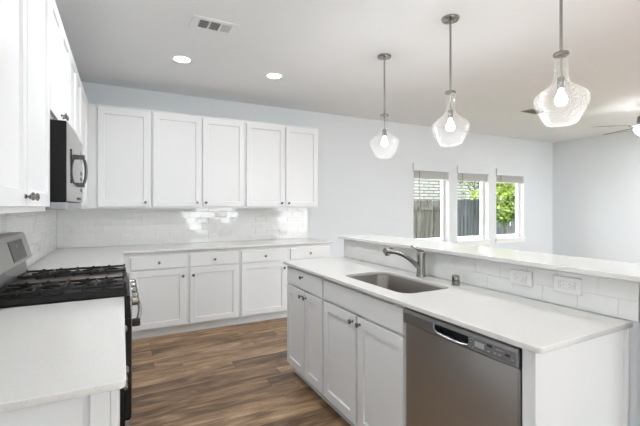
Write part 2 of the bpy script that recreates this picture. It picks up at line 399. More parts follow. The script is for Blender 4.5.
tiles('tile_backsplash', 2.34-XL-.01, CT, 1.344, (XL+.008, YB-.001, 0), 0, 'white glazed subway tile backsplash along the long back wall below the wall cabinets')
tiles('tile_backsplash', YB-.008-1.11, CT, 1.344, (XL+.001, 1.11, 0), PI/2, 'white subway tile backsplash on the left wall behind the range')
tiles('tile_backsplash', PY1-.715, CT, 1.076, (PX0, PY1, 0), -PI/2, 'low strip of white subway tile between island worktop and raised bar', th=.0762)

# ------------------------------------------------------------------ cabinets
def knob(parent, x, y, z, name='knob'):
    bm = bmesh.new(); M = Matrix.Translation((x, y, z)) @ Matrix.Rotation(PI/2, 4, 'X')
    lathe(bm, [(0, 0), (.008, 0), (.008, .003), (.0045, .006), (.0045, .014), (.012, .018), (.0145, .022), (.0135, .026), (.008, .029), (0, .030)], 16, M)
    return bmobj(name, bm, KNOBM, parent, True)
def shaker(name, x0, x1, z0, z1, parent, flat=False, sw=.058):
    bm = bmesh.new(); t = .019
    def ring(ins, y): return [bm.verts.new(p) for p in ((x0+ins, y, z0+ins), (x1-ins, y, z0+ins), (x1-ins, y, z1-ins), (x0+ins, y, z1-ins))]
    R = [ring(0, -.001), ring(0, -t+.002), ring(.002, -t)]
    if not flat: R += [ring(sw, -t), ring(sw+.004, -t+.0095), ring(sw+.0041, -t+.0098)]
    for a, b in zip(R, R[1:]):
        for i in range(4): bm.faces.new((a[i], a[(i+1) % 4], b[(i+1) % 4], b[i]))
    bm.faces.new(R[-1]); bm.faces.new(R[0])
    return bmobj(name, bm, CAB, parent)
def cabinet(name, label, loc, rz, wd, depth, z0, z1, doors=(), drawers=(), toe=False, group=None, hollow=False, bx0=0.0, scribe=None):
    """doors/drawers: (x0, x1, z0, z1, knob x or None, knob z)"""
    root = thing(name, label, 'cabinet', loc, rz, group)
    bm = bmesh.new(); e = .0008
    if hollow:
        box(bm, bx0+e, .018, 0, depth, z0, z1); box(bm, wd-.018, wd-e, 0, depth, z0, z1)
        box(bm, .018, wd-.018, 0, depth, z0, z0+.018); box(bm, .018, wd-.018, depth-.01, depth, z0+.018, z1)
        box(bm, .018, wd-.018, 0, .018, z1-.05, z1); box(bm, .018, wd-.018, 0, .018, z0+.018, z0+.05)
        box(bm, wd/2-.03, wd/2+.03, 0, .018, z0+.05, z1-.05); box(bm, .018, .05, 0, .018, z0+.05, z1-.05); box(bm, wd-.05, wd-.018, 0, .018, z0+.05, z1-.05)
        box(bm, .05, wd-.05, 0, .018, z1-.16, z1-.135)
    else: box(bm, bx0+e, wd-e, 0, depth, z0, z1)
    bmobj('body', bm, CAB, root)
    if toe:
        bm = bmesh.new(); box(bm, bx0+e, wd-e, .07, .085, 0, z0); box(bm, bx0+e, wd-e, .058, .07, 0, .018, .003)
        bmobj('toe_kick', bm, CAB, root)
    for (a, b, c, d, kx, kz) in drawers:
        p = shaker('drawer', a, b, c, d, root, flat=True)
        if kx is not None: knob(p, kx, -.019, kz)
    for (a, b, c, d, kx, kz) in doors:
        p = shaker('door', a, b, c, d, root)
        if kx is not None: knob(p, kx, -.019, kz)
    return root
DZ0, DZ1 = .108, .700; RZ0, RZ1 = .718, .850; IDZ, IRZ0, IRZ1 = .736, .750, .876
YF = 4.245
def at(x0, lst): return [(a-x0, b-x0, c, d, (k-x0 if k is not None else None), kz) for a, b, c, d, k, kz in lst]
cabinet('base_cabinet', 'white base cabinet against the back wall nearest the range, two drawers over two doors', (0.0, YF, 0), 0, 1.185, .60, .10, CT0,
    doors=at(0, [(.078, .600, DZ0, DZ1, .572, .626), (.646, 1.168, DZ0, DZ1, .676, .626)]),
    drawers=at(0, [(.078, .600, RZ0, RZ1, .338, .782), (.646, 1.168, RZ0, RZ1, .906, .782)]), toe=True)
cabinet('base_cabinet', 'white base cabinet at the right end of the back wall run, partly hidden', (1.186, YF, 0), 0, 1.18, .60, .10, CT0,
    doors=at(1.186, [(1.205, 1.756, DZ0, DZ1, 1.728, .626), (1.812, 2.345, DZ0, DZ1, 1.842, .626)]),
    drawers=at(1.186, [(1.205, 1.756, RZ0, RZ1, 1.49, .782), (1.812, 2.345, RZ0, RZ1, 2.075, .782)]), toe=True)
# left run: faces +X, local x = world Y
XF = -.028
cabinet('base_cabinet', 'white base cabinet on the left under the near worktop, in the bottom left corner', (XF, 1.14, 0), PI/2, .966, .58, .10, CT0,
    doors=[(.012, .478, DZ0, IDZ, .45, .687), (.488, .954, DZ0, IDZ, .516, .687)],
    drawers=[(.012, .478, IRZ0, IRZ1, .245, .825), (.488, .954, IRZ0, IRZ1, .721, .825)], toe=True)
bm = bmesh.new(); box(bm, XF-.045, XF-.002, 1.132, 1.140, .0, CT0-.001, .002); box(bm, XL+.02, XF-.06, 1.136, 1.140, .10, CT0-.001)
box(bm, XL+.003, XL+.04, 1.132, 1.140, 0, CT0-.001, .002); box(bm, XL+.04, XF-.045, 1.132, 1.14, .0, .14, .002)
root = [o for o in COL.objects if o.name == 'base_cabinet.002'][0]
ep = bmobj('end_panel', bm, CAB); ep.parent = root
ep.matrix_parent_inverse = (Matrix.Translation(root.location) @ Matrix.Rotation(PI/2, 4, 'Z')).inverted()
cabinet('base_cabinet', 'white base cabinet on the left wall hidden beyond the range', (XF, 2.886, 0), PI/2, 1.35, .58, .10, CT0,
    doors=[(.012, .60, DZ0, DZ1, .57, .63), (.61, 1.2, DZ0, DZ1, .64, .63)],
    drawers=[(.012, .60, RZ0, RZ1, .30, .79), (.61, 1.2, RZ0, RZ1, .9, .79)], toe=True)
# island: faces -X, local x = -world Y from the origin
XI = 1.199; IY = 2.845
def isl(lst): return [(IY-a, IY-b, c, d, (IY-k if k is not None else None), kz) for a, b, c, d, k, kz in lst]
cabinet('island_cabinet', 'white island base cabinet at the far end with one drawer over two narrow doors', (XI, IY, 0), -PI/2, .63, .535, .10, CT0,
    doors=isl([(2.827, 2.508, DZ0, IDZ, 2.540, .696), (2.498, 2.229, DZ0, IDZ, 2.470, .696)]),
    drawers=isl([(2.827, 2.229, IRZ0, IRZ1, 2.528, .838)]), toe=True)
cabinet('island_cabinet', 'white island sink cabinet with a wide blank front over two doors, left of the dishwasher', (XI, IY-.632, 0), -PI/2, .818, .535, .10, CT0,
    doors=[(.010, .397, DZ0, IDZ, .368, .698), (.414, .806, DZ0, IDZ, .443, .698)],
    drawers=[(.010, .806, IRZ0, IRZ1, None, 0)], toe=True, hollow=True)
# end panel of the island beside the dishwasher
e = thing('island_end_panel', 'plain white panel closing the near end of the island right of the dishwasher', 'cabinet panel', (1.182, .76, 0))
def obw(name, b, mat, root, bev=0.0):      # world-coordinate box parented to an unrotated root
    o = boxobj(name, b, mat, None, bev); o.parent = root; o.location = -Vector(root.location); return o
obw('front_filler', (1.181, 1.199, .775, .803, 0, CT0-.001), CAB, e, .001)
obw('side_panel', (1.181, 1.731, .757, .775, 0, CT0-.001), CAB, e, .001)
obw('corner_trim', (1.731, 1.7495, .745, .775, 0, CT0-.001), CAB, e, .002)

# wall cabinets
UZ0, UZ1 = 1.339, 2.42; UD0, UD1 = 1.359, 2.386; YU = 4.54; KZ = 1.405
cabinet('wall_cabinet', 'white wall cabinet with one door in the back left corner', (-.295, YU, 0), 0, .581, .30, UZ0, UZ1,
    doors=at(-.295, [(-.224, .266, UD0, UD1, .228, KZ)]), bx0=-.31)
cabinet('wall_cabinet', 'middle white two-door wall cabinet on the back wall above the bright reflection', (.287, YU, 0), 0, 1.05, .30, UZ0, UZ1,
    doors=at(.287, [(.302, .815, UD0, UD1, .768, KZ), (.833, 1.322, UD0, UD1, .866, KZ)]))
cabinet('wall_cabinet', 'right end white two-door wall cabinet on the back wall', (1.338, YU, 0), 0, 1.012, .30, UZ0, UZ1,
    doors=at(1.338, [(1.354, 1.855, UD0, UD1, 1.812, KZ), (1.876, 2.332, UD0, UD1, 1.91, KZ)]))
XU = -.315
cabinet('wall_cabinet', 'tall white wall cabinet on the left nearest the camera with two knobs side by side', (XU, 1.20, 0), PI/2, .945, .295, UZ0, UZ1,
    doors=[(.012, .455, UD0, UD1, .425, KZ-.01), (.470, .935, UD0, UD1, .500, KZ-.01)])
cabinet('wall_cabinet', 'short white wall cabinet above the microwave', (XU, 2.147, 0), PI/2, .766, .295, 1.80, UZ1,
    doors=[(.012, .377, 1.815, UD1, .35, 1.86), (.389, .754, 1.815, UD1, .416, 1.86)])
cabinet('wall_cabinet', 'white wall cabinet on the left wall just past the microwave', (XU, 2.915, 0), PI/2, .77, .295, UZ0, UZ1,
    doors=[(.012, .394, UD0, UD1, None, 0), (.406, .758, UD0, UD1, None, 0)])
cabinet('wall_cabinet', 'narrow white wall cabinet on the left wall next to the back corner', (XU, 3.687, 0), PI/2, .83, .295, UZ0, UZ1,
    doors=[(.012, .55, UD0, UD1, None, 0)])

# ------------------------------------------------------------------ countertops
tag(slab('countertop', rrect(XL+.008, .010, 1.090, 2.112, .02, corners=(0, 0, 0, 1)), CT0, CT, QUARTZ), 'speckled white quartz worktop in the bottom left corner, near side of the range', 'countertop')
c0 = YB-.009
tag(slab('countertop', [(XL+.008, 2.886), (.010, 2.886), (.010, 4.205), (2.382, 4.205), (2.392, 4.215), (2.392, c0), (XL+.008, c0)], CT0, CT, QUARTZ), 'L-shaped white quartz worktop running from the range along the back wall', 'countertop')
IX0, IX1 = 1.163, 1.750
SKX0, SKX1, SKY0, SKY1 = 1.272, 1.618, 1.50, 2.125
tag(slab('countertop', rrect(IX0, IX1, .733, 2.888, .022, corners=(0, 1, 1, 0)), CT0, CT, QUARTZ, hole=rrect(SKX0, SKX1, SKY0, SKY1, .07)), 'long white quartz island worktop with the sink cut into it', 'countertop')
tag(slab('bar_top', rrect(1.700, 2.085, .36, 2.905, .012), 1.078, 1.100, QUARTZ), 'raised white quartz bar top behind the faucet below the pendants', 'bar top')

# ------------------------------------------------------------------ undermount sink
s = thing('kitchen_sink', 'stainless undermount sink sunk into the island worktop', 'sink', ((SKX0+SKX1)/2, (SKY0+SKY1)/2, .68))
def loopat(ins, z, r): return [(x, y, z) for x, y in rrect(SKX0+ins, SKX1-ins, SKY0+ins, SKY1-ins, r)]
bm = bmesh.new()
L0 = [loopat(-.018, CT0-.001, .08), loopat(.004, CT0-.001, .07), loopat(.006, CT0-.006, .07), loopat(.010, .72, .07), loopat(.018, .695, .065), loopat(.045, .682, .05)]
R = [[bm.verts.new(Vector(p)-Vector(s.location)) for p in l] for l in L0]
for a, b in zip(R, R[1:]):
    for i in range(len(a)): bm.faces.new((a[i], a[(i+1) % len(a)], b[(i+1) % len(a)], b[i]))
bm.faces.new(R[-1])
bo = bmobj('basin', bm, SINKM, s, True); so = bo.modifiers.new('t', 'SOLIDIFY'); so.thickness = .0015; so.offset = -1
bm = bmesh.new(); lathe(bm, [(.0, .004), (.018, .004), (.030, .0045), (.043, .006), (.045, .0035), (.045, .0015)], 24, Matrix.Translation((0, 0, .002)))
bmobj('drain', bm, NICKEL, s, True)

# faucet
FX, FY = 1.690, 1.838
f = thing('faucet', 'brushed nickel single-handle faucet at the back of the sink', 'faucet', (FX, FY, CT))
bm = bmesh.new(); lathe(bm, [(0, 0), (.031, 0), (.031, .005), (.029, .009), (.0275, .02), (.0265, .10), (.0275, .14), (.0275, .150), (.022, .158), (0, .160)], 28)
bmobj('faucet_body', bm, NICKEL, f, True)
bm = bmesh.new()
sp = [(-.012, 0, .050), (-.035, 0, .072), (-.062, 0, .095), (-.095, 0, .118), (-.13, 0, .137), (-.165, 0, .153), (-.20, 0, .165), (-.222, 0, .170)]
tube(bm, sp, [.014, .0155, .0145, .0135, .0130, .0130, .0130, .0130], 16)
bmobj('spout', bm, NICKEL, f, True)
bm = bmesh.new(); tube(bm, [(-.218, 0, .169), (-.224, 0, .171), (-.228, 0, .172), (-.260, 0, .176), (-.283, 0, .178), (-.286, 0, .178)], [.012, .012, .0165, .0180, .0195, .018], 18)
tube(bm, [(-.268, 0, .176), (-.266, 0, .150)], [.0155, .015], 16)
bmobj('spray_head', bm, NICKEL, f, True)
bm = bmesh.new(); tube(bm, [(-.228, 0, .189), (-.258, 0, .192)], [.005, .005], 8)
bmobj('spray_button', bm, BLACKM, f, True)
bm = bmesh.new(); tube(bm, [(.0, 0, .158), (-.012, .0, .170), (-.040, .0, .182), (-.078, .0, .196)], [.017, .014, .0075, .0065], 12, 1.3)
bmobj('lever', bm, NICKEL, f, True)

g = thing('sink_air_gap', 'small brushed nickel cap on the island worktop right of the faucet', 'air gap', (1.683, 1.547, CT))
bm = bmesh.new(); lathe(bm, [(0, 0), (.025, 0), (.025, .004), (.0215, .006), (.0215, .028), (.019, .030), (.0215, .032), (.0215, .050), (.018, .056), (0, .057)], 24)
bmobj('cap', bm, NICKEL, g, True)
bm = bmesh.new(); box(bm, -.0225, -.018, -.007, .007, .034, .046, .002); bmobj('cap_slot', bm, BLACKM, g)

# ------------------------------------------------------------------ dishwasher (faces -X, local x = -Y)
d = thing('dishwasher', 'dark stainless dishwasher built into the island with a pocket handle', 'dishwasher', (1.174, 1.391, 0), -PI/2)
DW = .586
boxobj('tub', (.004, DW-.004, .030, .55, .10, .889), BLACKM, d)
bm = bmesh.new(); box(bm, .006, DW-.006, .055, .07, 0, .099); bmobj('kick_plate', bm, BLACKM, d)
# slightly bowed steel door
bm = bmesh.new(); n = 12; prev = None
for i in range(n+1):
    x = .006+(DW-.022)*i/n; q = (i/n-.5)*2; y = .004+.006*q**4
    cur = [bm.verts.new(p) for p in ((x, y, .112), (x, y, .812), (x, y+.022, .812), (x, y+.022, .112))]
    if prev:
        for k in range(4): bm.faces.new((prev[k], cur[k], cur[(k+1) % 4], prev[(k+1) % 4]))
    else: bm.faces.new(cur)
    prev = cur
bm.faces.new(prev)
bmobj('door', bm, DSTEEL, d, True)
boxobj('edge_trim', (DW-.015, DW-.004, .006, .029, .112, .812), PANELG, d, .002)
# control panel with the pocket handle cut out of it
bm = bmesh.new()
prof = [(.0, .816), (-.006, .821), (-.008, .866), (-.004, .882), (.006, .889), (.026, .889), (.026, .816)]
def extr(bm, x0, x1, pf):
    a = [bm.verts.new((x0, y, z)) for y, z in pf]; b = [bm.verts.new((x1, y, z)) for y, z in pf]
    for k in range(len(pf)): bm.faces.new((a[k], a[(k+1) % len(pf)], b[(k+1) % len(pf)], b[k]))
    bm.faces.new(a); bm.faces.new(b)
extr(bm, .004, .205, prof); extr(bm, .380, DW-.004, prof)
extr(bm, .205, .380, [(-.008, .866), (-.004, .882), (.006, .889), (.026, .889), (.026, .866)])
extr(bm, .205, .380, [(.0, .816), (-.006, .821), (-.0065, .829), (.026, .829), (.026, .816)])
cp = bmobj('control_panel', bm, PANELG, d, False)
boxobj('pocket', (.205, .380, .0215, .0255, .8295, .8655), BLACK, cp)
bm = bmesh.new(); tube(bm, [(.207, -.007, .868), (.205, -.010, .857), (.210, -.012, .844), (.226, -.013, .834), (.29, -.014, .8295), (.36, -.013, .830), (.379, -.009, .836)], [.003, .0045, .0055, .006, .006, .005, .003], 10)
bmobj('pocket_handle', bm, PANELG, cp, True)
boxobj('display', (.410, .452, -.0098, -.0070, .839, .859), DISPL, cp, .0005)
boxobj('button_field', (.383, .575, -.0086, -.0068, .827, .870), simple('grey_fascia', (.20, .20, .21), .35, metal=.6), cp, .0005)
for (bx, bz, bw, bh) in ((.388, .861, .007, .003), (.388, .850, .007, .003), (.398, .864, .007, .003), (.398, .832, .007, .003), (.464, .856, .020, .009), (.464, .838, .012, .004), (.492, .840, .010, .005), (.510, .840, .010, .005), (.536, .847, .018, .008), (.500, .858, .030, .002), (.560, .840, .008, .004)):
    boxobj('button', (bx, bx+bw, -.0098, -.0080, bz, bz+bh), BLACKM if bh > .007 else DISPL, cp, .0004)

# ------------------------------------------------------------------ range (faces +X, local x = +Y, local y = -X)
RY0, RW = 2.118, .762
r = thing('gas_range', 'stainless and black gas range with cast iron grates on the left wall', 'range', (0.012, RY0, 0), PI/2)
RD = .547
boxobj('range_body', (.002, RW-.002, .0, RD, .06, .905), BLACK, r, .002)
bm = bmesh.new()
bm.free()
for fx in (.05, RW-.05):
    for fy in (.06, RD-.06):
        bm = bmesh.new(); lathe(bm, [(0, 0), (.02, 0), (.02, .059), (0, .059)], 12, Matrix.Translation((fx, fy, 0))); bmobj('foot', bm, BLACKM, r)
bm = bmesh.new(); box(bm, -.0, RW, -.012, RD, .9165, .950, .004); rim = bmobj('cooktop', bm, BLACK, r)
boxobj('cooktop_pan', (.02, RW-.02, .0, RD-.02, .948, .9525), BLACK, rim)
boxobj('centre_plate', (.262, .488, .01, RD-.03, .9522, .9545), HOB, rim, .001)
# burners
for (bx, by, br) in ((.14, .13, .045), (.14, .38, .038), (.607, .13, .045), (.607, .38, .033)):
    bm = bmesh.new(); lathe(bm, [(0, 0), (br+.022, 0), (br+.018, .004), (br, .006), (br, .014), (br-.006, .018), (0, .019)], 24, Matrix.Translation((bx, by, .9525)))
    bmobj('burner', bm, IRON, r, True)
def grate(x0, x1):
    bm = bmesh.new(); y0, y1 = .0, RD-.025; t = .006; zt = .973; zb = zt-.012
    for x in (x0, x1): box(bm, x-t, x+t, y0, y1, zb, zt, .002)
    for y in (y0, (y0+y1)/2, y1): box(bm, x0, x1, y-t, y+t, zb, zt, .002)
    for by in (.13, .38):
        cx = (x0+x1)/2
        for k in range(8):
            a = k*PI/4+PI/8*0
            p0 = Vector((cx+.028*math.cos(a), by+.028*math.sin(a), zt-.004)); l = .095 if k % 2 == 0 else .11
            p1 = Vector((max(x0, min(x1, cx+l*math.cos(a)*1.1)), by+l*math.sin(a), zt-.006))
            tube(bm, [p0, p1], [.0055, .006], 6)
    for x in (x0, x1):
        for i in range(7):
            y = y0+(y1-y0)*i/6; box(bm, x-.008, x+.008, y-.007, y+.007, .9525, zt+.005, .002)
    return bmobj('grate', bm, IRON, r)
grate(.030, .250); grate(.500, .715)
# front control panel with knobs
bm = bmesh.new(); extr(bm, .0, RW, [(-.020, .913), (-.030, .80), (0, .80), (0, .913)]); cpn = bmobj('control_panel', bm, BLACK, r); boxobj('panel_skin', (.01, RW-.01, -.0330, -.024, .806, .908), STEEL, cpn)
for kx in (.09, .22, .381, .542, .672):
    bm = bmesh.new(); M = Matrix.Translation((kx, -.031, .862)) @ Matrix.Rotation(PI/2, 4, 'X')
    lathe(bm, [(0, 0), (.026, 0), (.026, .004), (.020, .007), (.019, .028), (.016, .031), (0, .032)], 24, M); box(bm, kx-.003, kx+.003, -.071, -.063, .845, .879, .001)
    bmobj('burner_knob', bm, NICKEL, cpn, True)
bm = bmesh.new(); box(bm, .0, RW, -.030, -.001, .30, .795, .003); od = bmobj('oven_door', bm, BLACK, r)
boxobj('door_skin', (.012, RW-.012, -.033, -.0295, .31, .785), STEEL, od, .001)
boxobj('oven_window', (.13, RW-.13, -.0345, -.0328, .42, .68), BGLASS, od)
bm = bmesh.new(); hp = []
for i in range(17):
    q = i/16; hp.append((.045+(RW-.09)*q, -.058-.024*math.sin(PI*q), .765))
tube(bm, hp, .0115, 14); hb = bmobj('door_handle', bm, STEEL, od, True)
for hx in (.045, RW-.045): boxobj('handle_bracket', (hx-.016, hx+.016, -.072, -.033, .747, .783), BLACKM, hb, .005)
boxobj('storage_drawer', (.0, RW, -.028, -.001, .075, .292), STEEL, r, .003)
# sloped backguard
BG = RD+.002
bm = bmesh.new(); extr(bm, .004, RW-.004, [(BG-.034, .951), (BG-.012, 1.045), (BG+.070, 1.045), (BG+.070, .951)]); bgp = bmobj('backguard_riser', bm, PANELD, r)
bm = bmesh.new()
pf = [(BG-.050, 1.052), (BG-.042, 1.046), (BG+.070, 1.046), (BG+.070, 1.205), (BG+.02, 1.205), (BG-.007, 1.204), (BG-.010, 1.198)]
extr(bm, .0, RW, pf); bmesh.ops.bevel(bm, geom=[e for e in bm.edges], offset=.003, segments=2, affect='EDGES')
bgu = bmobj('backguard', bm, BGS, r, True)
def on_slope(x0, x1, t0, t1, off, th, name, mat, par):
    A = Vector((0, BG-.050, 1.052)); B = Vector((0, BG-.010, 1.196)); dd = (B-A); nrm = Vector((0, -dd.z, dd.y)).normalized()
    bm = bmesh.new(); P = []
    for o in (off, off+th):
        for x, tt in ((x0, t0), (x1, t0), (x1, t1), (x0, t1)):
            p = A+dd*tt+nrm*o; p.x = x; P.append(bm.verts.new(p))
    for q in ((0, 1, 2, 3), (4, 5, 6, 7), (0, 1, 5, 4), (1, 2, 6, 5), (2, 3, 7, 6), (3, 0, 4, 7)): bm.faces.new([P[k] for k in q])
    return bmobj(name, bm, mat, par)
dp = on_slope(.335, .640, .10, .86, .0, .0015, 'clock_bezel', PANELD, bgu)
dq = on_slope(.345, .630, .14, .82, .0016, .001, 'clock_display', DISP, bgu)
on_slope(.47, .50, .58, .68, .0028, .0008, 'clock_button', DISPL, dq)
for k in range(0): on_slope(.36+.065*k, .395+.065*k, .25, .36, .0028, .0008, 'clock_button', DISPL, dq)

# ------------------------------------------------------------------ microwave (faces +X)
MY0, MW = 2.152, .756; MX = -.232; MZ0, MZ1 = 1.345, 1.768
m = thing('microwave', 'over-the-range microwave with black side and bowed handle on the left wall', 'microwave', (MX, MY0, 0), PI/2)
MDp = -MX + XL; MDp = .388
boxobj('case', (.0, MW, .002, MDp, MZ0+.038, MZ1), BLACKS, m, .002)
bm = bmesh.new(); box(bm, .0, MW, .002, MDp, MZ0, MZ0+.036, .003)
for k in range(9): box(bm, .04+.076*k, .09+.076*k, .0095, .0125, MZ0+.012, MZ0+.018)
bmobj('base_vent', bm, PANELG, m)
bm = bmesh.new(); prev = None; n = 14
for i in range(n+1):
    q = i/n; x = .565*q; y = -.006-.006*math.sin(PI*q)
    cur = [bm.verts.new(p) for p in ((x, y+.003, MZ0+.040), (x, y, MZ0+.05), (x, y, MZ1-.014), (x, y+.004, MZ1-.004), (x, .0015, MZ1-.004), (x, .0015, MZ0+.040))]
    if prev:
        for k in range(6): bm.faces.new((prev[k], cur[k], cur[(k+1) % 6], prev[(k+1) % 6]))
    else: bm.faces.new(cur)
    prev = cur
bm.faces.new(prev); md = bmobj('door', bm, STEEL, m, True)
boxobj('door_window', (.07, .37, -.0132, -.0075, 1.475, 1.645), BGLASS, md, .002)
boxobj('control_panel', (.572, MW, -.004, .0015, MZ0+.040, MZ1-.004), STEEL, m, .002)
for i in range(4):
    for j in range(3): boxobj('keypad_key', (.60+.045*j, .63+.045*j, -.0055, -.0042, 1.45+.035*i, 1.47+.035*i), DISP, m)
boxobj('keypad_display', (.59, .735, -.0055, -.0042, 1.64, 1.70), BGLASS, m)
for k in range(6): boxobj('badge_mark', (.34+.04*k, .362+.04*k, -.0165+.0009*k, -.004, 1.398, 1.410), BLACKM, md)
bm = bmesh.new(); hp = []
for i in range(15):
    q = i/14; hp.append((.39, -.016-.034*math.sin(PI*q)**.3, 1.478+.165*q))
tube(bm, hp, .008, 12, 1.2); mh = bmobj('handle', bm, PANELD, md, True)
for hz in (1.482, 1.640): boxobj('handle_end', (.374, .406, -.044, -.010, hz-.013, hz+.013), PANELD, mh, .004)

# ------------------------------------------------------------------ outlets
def outlet(label, loc, rz, kind=0):
    o = thing('wall_outlet', label, 'outlet', loc, rz)
    boxobj('cover_plate', (-.059, .059, -.006, 0, -.036, .036), PLATE, o, .002)
    bm = bmesh.new()
    if kind == 0: box(bm, -.034, .034, -.0085, -.0055, -.0165, .0165, .003)
    else: box(bm, -.034, .034, -.0085, -.0055, -.0165, .0165, .003); box(bm, -.008, .0, -.0105, -.008, -.012, .012, .001); box(bm, .002, .010, -.0105, -.008, -.012, .012, .001)
    fc = bmobj('receptacle', bm, PLATE, o)
    for s_ in (-1, 1):
        for (dx, dz) in ((-.006, .006), (-.006, -.006), (.006, 0)):
            bm = bmesh.new(); box(bm, s_*.020+dx-.0022, s_*.020+dx+.0022, -.0092, -.0080, dz-.0018, dz+.0018); bmobj('slot', bm, SLOT, fc)
    return o
TT = .0078
outlet('white outlet on the back wall tile, left one near the corner', (.056, YB-TT, 1.008), 0)
outlet('white outlet on the back wall tile below the bright reflection', (1.02, YB-TT, .988), 0)
outlet('white outlet on the back wall tile, right one near the end of the worktop', (1.965, YB-TT, 1.008), 0)
outlet('white outlet on the island tile strip, left one nearer the faucet', (PX0-TT, 1.195, 1.008), -PI/2, 1)
outlet('white outlet on the island tile strip, right one near the bar end', (PX0-TT, .975, 1.012), -PI/2, 0)

# ------------------------------------------------------------------ pendants
def pendant(y, label):
    p = thing('pendant_light', label, 'pendant light', (2.10, y, ZC), 0, 'glass pendants above the bar')
    bm = bmesh.new(); lathe(bm, [(0, 0), (.062, 0), (.062, -.010), (.056, -.018), (.012, -.022), (.010, -.035), (0, -.035)], 32); bmobj('canopy', bm, NICKEL, p, True)
    bm = bmesh.new(); lathe(bm, [(0, -.03), (.0075, -.03), (.0075, -.535), (0, -.535)], 12); bmobj('rod', bm, NICKEL, p, True)
    bm = bmesh.new(); lathe(bm, [(0, -.520), (.012, -.520), (.014, -.527), (.036, -.531), (.0385, -.535), (.0385, -.545), (.035, -.548), (0, -.549)], 32); cp_ = bmobj('neck_cap', bm, NICKEL, p, True)
    bm = bmesh.new(); lathe(bm, [(0, -.549), (.0045, -.549), (.0045, -.660), (.016, -.664), (.018, -.668), (.018, -.722), (.014, -.726), (0, -.726)], 20); bmobj('socket', bm, NICKEL, p, True)
    bm = bmesh.new()
    pr_ = [(.034, -.548), (.034, -.60), (.0345, -.655), (.037, -.676), (.044, -.694), (.056, -.708), (.078, -.722), (.104, -.740), (.121, -.756), (.129, -.772), (.131, -.788), (.126, -.810), (.111, -.846), (.093, -.882), (.080, -.904), (.071, -.916), (.060, -.920), (0, -.920)]
    inner = [(max(0, a-.003) if a > 0 else 0, z+.0028 if a < .07 and z < -.9 else z) for a, z in pr_]
    lathe(bm, pr_, 48); bmobj('glass_shade', bm, PGLASS, p, True)
    bm = bmesh.new(); lathe(bm, [(0, -.726), (.012, -.728), (.014, -.742), (.021, -.757), (.028, -.773), (.030, -.787), (.027, -.802), (.016, -.814), (0, -.818)], 24); bmobj('bulb', bm, BULBM, p, True)
    li = bpy.data.lights.new('bulb_lamp', 'POINT'); li.energy = BULB_W; li.color = (.97, .98, 1.0); li.shadow_soft_size = .032
    lo = bpy.data.objects.new('bulb_lamp', li); COL.objects.link(lo); lo.parent = p; lo.location = (0, 0, -.86)
pendant(2.755, 'clear glass pendant farthest from the camera, leftmost of the three over the bar')
pendant(1.980, 'clear glass pendant in the middle of the row of three over the bar')
pendant(1.204, 'clear glass pendant nearest the camera, largest and rightmost of the three over the bar')

# ------------------------------------------------------------------ recessed lights
def can(x, y, label, k=1.0):
    c = thing('recessed_light', label, 'recessed light', (x, y, ZC), 0, 'recessed ceiling lights')
    bm = bmesh.new(); lathe(bm, [(.070, -.001), (.072, -.006), (.090, -.005), (.095, -.001), (.095, 0), (.070, 0)], 32); bmobj('trim_ring', bm, TRIM, c, True)
    bm = bmesh.new(); lathe(bm, [(0, -.0025), (.071, -.0025), (.071, -.0005), (0, -.0005)], 32); bmobj('diffuser', bm, CANG, c)
    li = bpy.data.lights.new('can_lamp', 'AREA'); li.shape = 'DISK'; li.size = .135; li.energy = CAN_W*k; li.color = (.93, .97, 1.0)
    lo = bpy.data.objects.new('can_lamp', li); COL.objects.link(lo); lo.parent = c; lo.location = (0, 0, -.008)
can(.49, 3.68, 'round recessed ceiling light on the left, between vent and back wall', .2)
can(1.40, 3.70, 'round recessed ceiling light right of the other, above the middle wall cabinets', .15)
for i, (x, y) in enumerate(((.70, .95), (.40, 2.35), (.6, -2.6), (2.2, -2.6), (4.0, -.6), (4.2, 1.2), (5.9, -.9), (7.4, -.9), (7.1, 2.3), (6.9, .8))):  # extra lamps outside the frame, added to brighten walls, island and ceiling
    can(x, y, 'added recessed ceiling light out of view, put in to brighten the room', 3.6 if x > 6.8 and y > 0 else 2.4 if x > 3 else (.6 if y < 1 else 2.1))

# ------------------------------------------------------------------ ceiling vents
v = thing('ceiling_vent', 'white ceiling vent with dark louvres near the left cabinets', 'vent', (.615, 2.885, ZC))
VW, VH = .165, .105
bm = bmesh.new(); z0, z1 = -.012, 0
box(bm, -VW, VW, -VH, -VH+.035, z0, z1, .002); box(bm, -VW, VW, VH-.035, VH, z0, z1, .002); box(bm, -VW, -VW+.05, -VH+.035, VH-.035, z0, z1, .002); box(bm, VW-.05, VW, -VH+.035, VH-.035, z0, z1, .002)
for x in (-.041, .040): box(bm, x-.004, x+.004, -VH+.035, VH-.035, z0, z1)
bmobj('frame', bm, CEIL, v)
boxobj('backing', (-VW+.05, VW-.05, -VH+.035, VH-.035, -.002, 0), VENTD, v)
def louvres(xa, xb, n, ang, along, w_=.010):
    bm = bmesh.new()
    for i in range(n):
        if along == 'y':
            x = xa+(xb-xa)*(i+.5)/n; t = bmesh.ops.create_cube(bm, size=1)['verts']
            M = Matrix.Translation((x, 0, -.007)) @ Matrix.Rotation(ang, 4, 'Y') @ Matrix.Diagonal((w_, 2*VH-.072, .001, 1))
        else:
            y = -VH+.036+(2*VH-.072)*(i+.5)/n; t = bmesh.ops.create_cube(bm, size=1)['verts']
            M = Matrix.Translation(((xa+xb)/2, y, -.007)) @ Matrix.Rotation(ang, 4, 'X') @ Matrix.Diagonal((xb-xa, w_, .001, 1))
        for q in t: q.co = M @ q.co
    bmobj('louvre_bank', bm, TRIM, v)
louvres(-.114, -.046, 5, math.radians(8), 'y', .0032); louvres(-.036, .035, 11, math.radians(20), 'x', .0060); louvres(.045, .114, 7, math.radians(-12), 'y', .0068)
